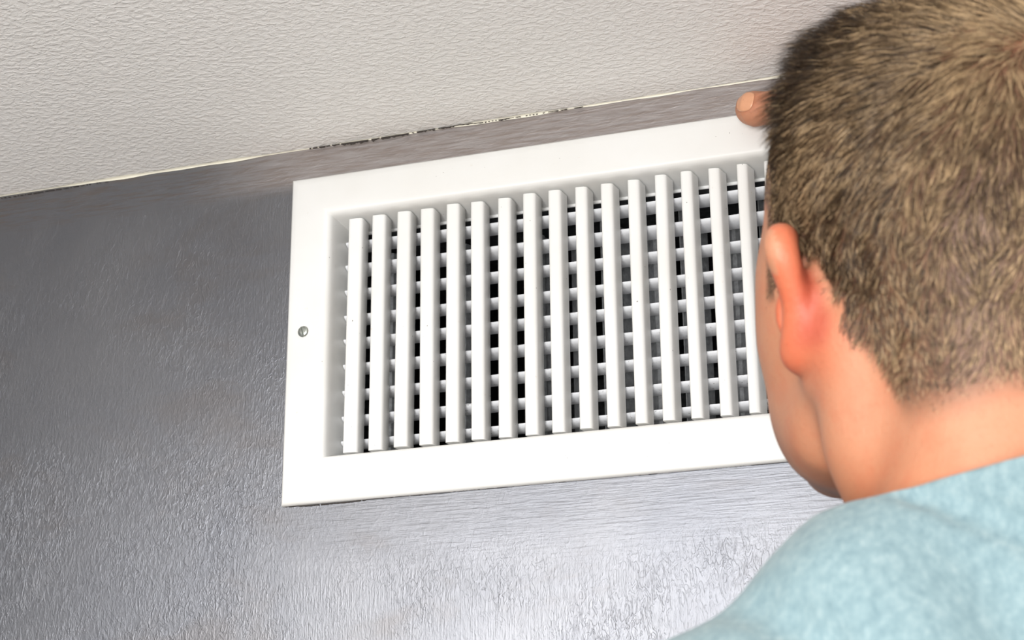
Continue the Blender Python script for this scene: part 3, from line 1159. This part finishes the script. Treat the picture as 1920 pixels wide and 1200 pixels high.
hf = (np.array(fq)[None] + (np.arange(NS) * 10)[:, None, None]).reshape(-1, 3)


def mat_hair():
    m = NT('brown_hair')
    at = m.n('ShaderNodeAttribute', attribute_name='tint').outputs['Color']
    m.bs(Base_Color=at, Roughness=0.42)
    m.b.inputs['Specular IOR Level'].default_value = 0.45
    return m.m


M_hair = mat_hair()
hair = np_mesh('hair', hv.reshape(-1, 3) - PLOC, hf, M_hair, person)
hair['label'] = 'short brown hair'
dark, mid, gold = V(*srgb(48, 36, 25)[:3]), V(*srgb(100, 78, 55)[:3]), V(*srgb(202, 172, 132)[:3])
mixv = np.clip(rng.normal(0.44, 0.42, NS) + 0.22 * lump(HL_, 11, 0.06)[:, 0] + 0.04 * sstep(-y, 20, 90) + 0.20 * np.exp(-(dw / 62) ** 2) - 0.30 * top * sstep(y, -45, 5), 0, 1)[:, None]
basec = np.where(mixv < 0.55, dark + (mid - dark) * (mixv / 0.55), mid + (gold - mid) * ((mixv - 0.55) / 0.45))
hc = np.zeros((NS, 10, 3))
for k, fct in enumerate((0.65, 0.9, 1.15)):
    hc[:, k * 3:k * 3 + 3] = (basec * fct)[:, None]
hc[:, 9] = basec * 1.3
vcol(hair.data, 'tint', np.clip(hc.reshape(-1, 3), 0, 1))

# ---- eyes, eyebrows and thumbnail
def uv_sphere(c, r, n=16):
    vs, fs = [], []
    for i in range(n + 1):
        for j in range(2 * n):
            a, b = math.pi * i / n, math.pi * j / n
            vs.append(c + r * V(math.sin(a) * math.cos(b), math.sin(a) * math.sin(b), math.cos(a)))
    for i in range(n):
        for j in range(2 * n):
            fs.append((i * 2 * n + j, (i + 1) * 2 * n + j, (i + 1) * 2 * n + (j + 1) % (2 * n), i * 2 * n + (j + 1) % (2 * n)))
    return np.array(vs), fs


def mat_eye():
    m = NT('eye')
    at = m.n('ShaderNodeAttribute', attribute_name='tint').outputs['Color']
    m.bs(Base_Color=at, Roughness=0.08)
    return m.m


M_eye = mat_eye()
for s in (-1, 1):
    v, f = uv_sphere(V(0, 0, 0), 12.0)
    d = np.degrees(np.arccos(np.clip(v[:, 1] / 12.0, -1, 1)))
    col = np.where((d < 12)[:, None], V(0.01, 0.01, 0.01), np.where((d < 28)[:, None], V(0.12, 0.2, 0.3), V(0.8, 0.76, 0.72)))
    w = H.o + ((v + V(s * 31, 78, 11)) / 1000) @ H.R.T
    o = mesh_obj('eye', w - PLOC, f, M_eye, person, True)
    vcol(o.data, 'tint', col)

nv, nf = [], []
T_ax = (TH_IP - THUMB) / np.linalg.norm(TH_IP - THUMB)
nrm = V(0.0, -1.0, 0.04); nrm -= T_ax * (nrm @ T_ax); nrm /= np.linalg.norm(nrm)
bi = np.cross(T_ax, nrm)
NU, NVv = 7, 28
for i in range(NU + 1):
    q = i / NU
    for j in range(NVv):
        th = 2 * math.pi * j / NVv
        ex = lambda c: math.copysign(abs(c) ** 0.72, c)
        u_, v_ = q * ex(math.cos(th)), q * ex(math.sin(th))
        c = THUMB + T_ax * ((11.0 + 7.0 * u_) / 1000)
        an = v_ * 0.62
        nv.append((c, nrm * math.cos(an) + bi * math.sin(an)))
cs = np.array([c for c, _ in nv]); ds = np.array([d for _, d in nv])
lo_t, hi_t = np.zeros(len(cs)), np.full(len(cs), 0.03)
for _ in range(22):
    md = (lo_t + hi_t) / 2
    ins = body(cs + ds * md[:, None]) < 0
    lo_t = np.where(ins, md, lo_t); hi_t = np.where(ins, hi_t, md)
nvp = cs + ds * (lo_t + 0.0005)[:, None]
nf = [(i * NVv + j, (i + 1) * NVv + j, (i + 1) * NVv + (j + 1) % NVv, i * NVv + (j + 1) % NVv) for i in range(NU) for j in range(NVv)]
M_nail = mat_plain('thumbnail', srgb(214, 156, 120), 0.3, 0, 0.03, 200)
nail = mesh_obj('thumbnail', nvp - PLOC, nf, M_nail, person, True)
md_ = nail.modifiers.new('thickness', 'SOLIDIFY'); md_.thickness = 0.0007; md_.offset = 0.0

# ---- t-shirt
shirt = Field()
torso(shirt, 5)
shirt.rc(T(0, -60, -40), T(0, -36, 66), 66, 64, 22)
shirt.rc(T(0, -12, -40), T(0, -8, 60), 68, 65, 22)
ELB_R = SH_R + (EL_R - SH_R) * 0.72
ELB_L = SH_L + (EL_L - SH_L) * 0.66
shirt.chain([SH_R, ELB_R], [64, 62], 30)
shirt.chain([SH_L, ELB_L], [66, 66], 36)
# armhole seam groove and cloth folds on the left shoulder
shirt_base = shirt.__call__
def fold_line(P, a, b, w, depth):
    ab = b - a
    t = np.clip(((P - a) @ ab) / (ab @ ab), 0, 1)
    dd = np.linalg.norm(P - a - t[:, None] * ab, axis=1)
    return depth * np.exp(-(dd / w) ** 2)


def shirt_f(P):
    d = shirt_base(P)
    q = T.inv(P)
    ripple = np.sin(q[:, 0] * 0.045 + 1.3 * np.sin(q[:, 2] * 0.017)) * 0.0016 + np.sin(q[:, 2] * 0.05 + q[:, 0] * 0.03 + 2.0 * np.sin(q[:, 1] * 0.02)) * 0.0012
    ripple *= sstep(-q[:, 2], 20, 90)
    d = d + ripple
    cr = [T(-92, -50, 26), T(-80, -63, 20), T(-70, -75, 13), T(-62, -84, 6), T(-54, -92, -3), T(-40, -102, -16)]
    for a, b, dp in zip(cr, cr[1:], (0.002, 0.004, 0.006, 0.007, 0.007)):
        d = d + fold_line(P, a, b, 0.0060, dp) * 0.88
    fo = [T(-152, -30, -4), T(-148, -44, -10), T(-143, -58, -20), T(-137, -70, -32), T(-128, -84, -52)]
    for a, b in zip(fo, fo[1:]):
        d = d + fold_line(P, a, b, 0.008, 0.006) * 0.9
    d = d - fold_line(P, T(-118, -62, -2), T(-100, -90, -60), 0.022, 0.004)
    return d


sp = np.array([p[1] for p in shirt.prims])
sv, sf = mesh_field(shirt_f, sp.min(0) - 0.22, sp.max(0) + 0.22, 0.0034)


def mat_shirt():
    m = NT('heather_teal_jersey')
    a = m.noise(1.0, 5, 0.75, 0.0, m.mapped((240, 240, 150)))
    b = m.noise(1.0, 3, 0.6, 0.0, m.mapped((620, 620, 900)))
    c = m.ramp(a, [(0.30, srgb(104, 127, 134)), (0.52, srgb(123, 145, 150)), (0.74, srgb(145, 162, 165))])
    c = m.mix(m.math('MULTIPLY', m.smooth(b, 0.5, 0.75), 0.25), c, srgb(153, 169, 170))
    m.bs(Base_Color=c, Roughness=0.9, Normal=m.bump(b, 0.25, 0.0006))
    m.b.inputs['Specular IOR Level'].default_value = 0.15
    m.b.inputs['Sheen Weight'].default_value = 0.15
    return m.m


M_shirt = mat_shirt()


def cut(bm, co, no, where=None):
    """slice along a plane and drop what lies on the positive side (limited to a region)"""
    co, no = Vector(co), Vector(no).normalized()
    geom = bm.verts[:] + bm.edges[:] + bm.faces[:]
    if where:
        fs = [f for f in bm.faces if where(f.calc_center_median())]
        es = list({e for f in fs for e in f.edges}); vs = list({v for f in fs for v in f.verts})
        geom = vs + es + fs
    bmesh.ops.bisect_plane(bm, geom=geom, plane_co=co, plane_no=no, dist=1e-6)
    kill = [f for f in bm.faces if (f.calc_center_median() - co).dot(no) > 0 and (where is None or where(f.calc_center_median()))]
    bmesh.ops.delete(bm, geom=kill, context='FACES')


NECK_C = T(0, -20, 25)
NECK_N = T.R @ V(0.0, 0.02, 1.0); NECK_N /= np.linalg.norm(NECK_N)
me0 = np_mesh('t_shirt', sv, sf, M_shirt, None)
bm = bmesh.new()
bm.from_mesh(me0.data)
neckw = Vector(NECK_C)
cut(bm, NECK_C, NECK_N, lambda p: (p - neckw).length < 0.16)
aR = (EL_R - SH_R) / np.linalg.norm(EL_R - SH_R)
aL = (EL_L - SH_L) / np.linalg.norm(EL_L - SH_L)
cR, cL = SH_R + (EL_R - SH_R) * 0.70, SH_L + (EL_L - SH_L) * 0.64
cut(bm, cR, aR, lambda p: (p - Vector(cR)).length < 0.16)
cut(bm, cL, aL, lambda p: (p - Vector(cL)).length < 0.12)
hem = T(0, 0, -590)
cut(bm, hem, -(T.R @ V(0, 0, 1.0)), lambda p: abs((np.array(p) - hem) @ (T.R @ V(1.0, 0, 0))) < 0.19)
for f in bm.faces:
    f.smooth = True
bm.to_mesh(me0.data)
# collar: ribbed band along the neckline, lifted a little off the shirt
for f in [f for f in bm.faces if not (-0.017 < (f.calc_center_median() - neckw).dot(Vector(NECK_N)) < 0.001 and (f.calc_center_median() - neckw).length < 0.16)]:
    f.tag = True
bmesh.ops.delete(bm, geom=[f for f in bm.faces if f.tag], context='FACES')
bm.normal_update()
for v in bm.verts:
    v.co += v.normal * 0.0012
mc = bpy.data.meshes.new('collar')
bm.to_mesh(mc)
bm.free()
mc.materials.append(M_shirt)
col_o = bpy.data.objects.new('collar', mc)
COL.objects.link(col_o)
me0.data.transform(Matrix.Translation(Vector(-PLOC)))
mc.transform(Matrix.Translation(Vector(-PLOC)))
me0.parent = person
col_o.parent = me0
for o, t in ((me0, 0.0016), (col_o, 0.0018)):
    md = o.modifiers.new('cloth_thickness', 'SOLIDIFY')
    md.thickness = t
    md.offset = 1.0 if o is col_o else -1.0
me0['label'] = 'pale heather teal t-shirt'

# ---- trousers and shoes (below the picture, the person stands on the floor)
trs = Field()
FW = Frame((0, 0, 0), rot_z(math.radians(24)))
hipc = T(0, 0, -560)
zfl = 0.0
def leg_pts(s):
    hip = T(s * 88, 0, -600)
    foot = V(hip[0], hip[1], 0.09) + FW.R @ V(s * 0.02, -0.01, 0)
    knee = (hip + foot) / 2 + FW.R @ V(0, 0.02, 0)
    return hip, knee, foot
trs.ell(T, (0, 2, -570), (172, 122, 105), 40)
for s in (-1, 1):
    hip, knee, foot = leg_pts(s)
    trs.chain([hip, knee, foot], [92, 66, 58], 40)
tp = np.array([p[1] for p in trs.prims])
tv, tf = mesh_field(trs, (tp.min(0) - 0.35), tp.max(0) + 0.35, 0.007)
M_jeans = mat_plain('denim', srgb(52, 66, 92), 0.9, 0, 0.2, 500, 0.2, 0.1)
np_mesh('trousers', tv - PLOC, tf, M_jeans, person)
M_shoe = mat_plain('shoe_leather', srgb(60, 52, 46), 0.5, 0, 0.15, 90, 0.1)
M_sole = mat_plain('shoe_sole', srgb(215, 210, 200), 0.7, 0, 0.05, 90)
for s in (-1, 1):
    hip, knee, foot = leg_pts(s)
    SF = Frame((foot[0], foot[1], 0.0), FW.R @ rot_z(-s * 0.12))
    sh = Field()
    sh.chain([SF(0, -40, 44), SF(0, 70, 40), SF(0, 175, 32)], [38, 40, 30], 20)
    sh.rc(SF(0, -20, 60), SF(0, -12, 120), 42, 44, 20)
    q = np.array([p[1] for p in sh.prims])
    v_, f_ = mesh_field(sh, q.min(0) - 0.15, q.max(0) + 0.15, 0.005)
    v_[:, 2] = np.maximum(v_[:, 2], 0.012)
    so = np_mesh('shoe', v_ - PLOC, f_, M_shoe, person)
    ol = [SF(44 * math.cos(a) * (1 if math.sin(a) > 0 else 0.9), 68 + 142 * math.sin(a), 0) for a in np.linspace(0, 2 * math.pi, 40, endpoint=False)]
    n = 40
    vs = [(p[0], p[1], 0.0) for p in ol] + [(p[0], p[1], 0.02) for p in ol]
    fs = [(i, (i + 1) % n, n + (i + 1) % n, n + i) for i in range(n)] + [tuple(range(n - 1, -1, -1)), tuple(range(n, 2 * n))]
    mesh_obj('sole', [V(*v) - PLOC for v in vs], fs, M_sole, so)
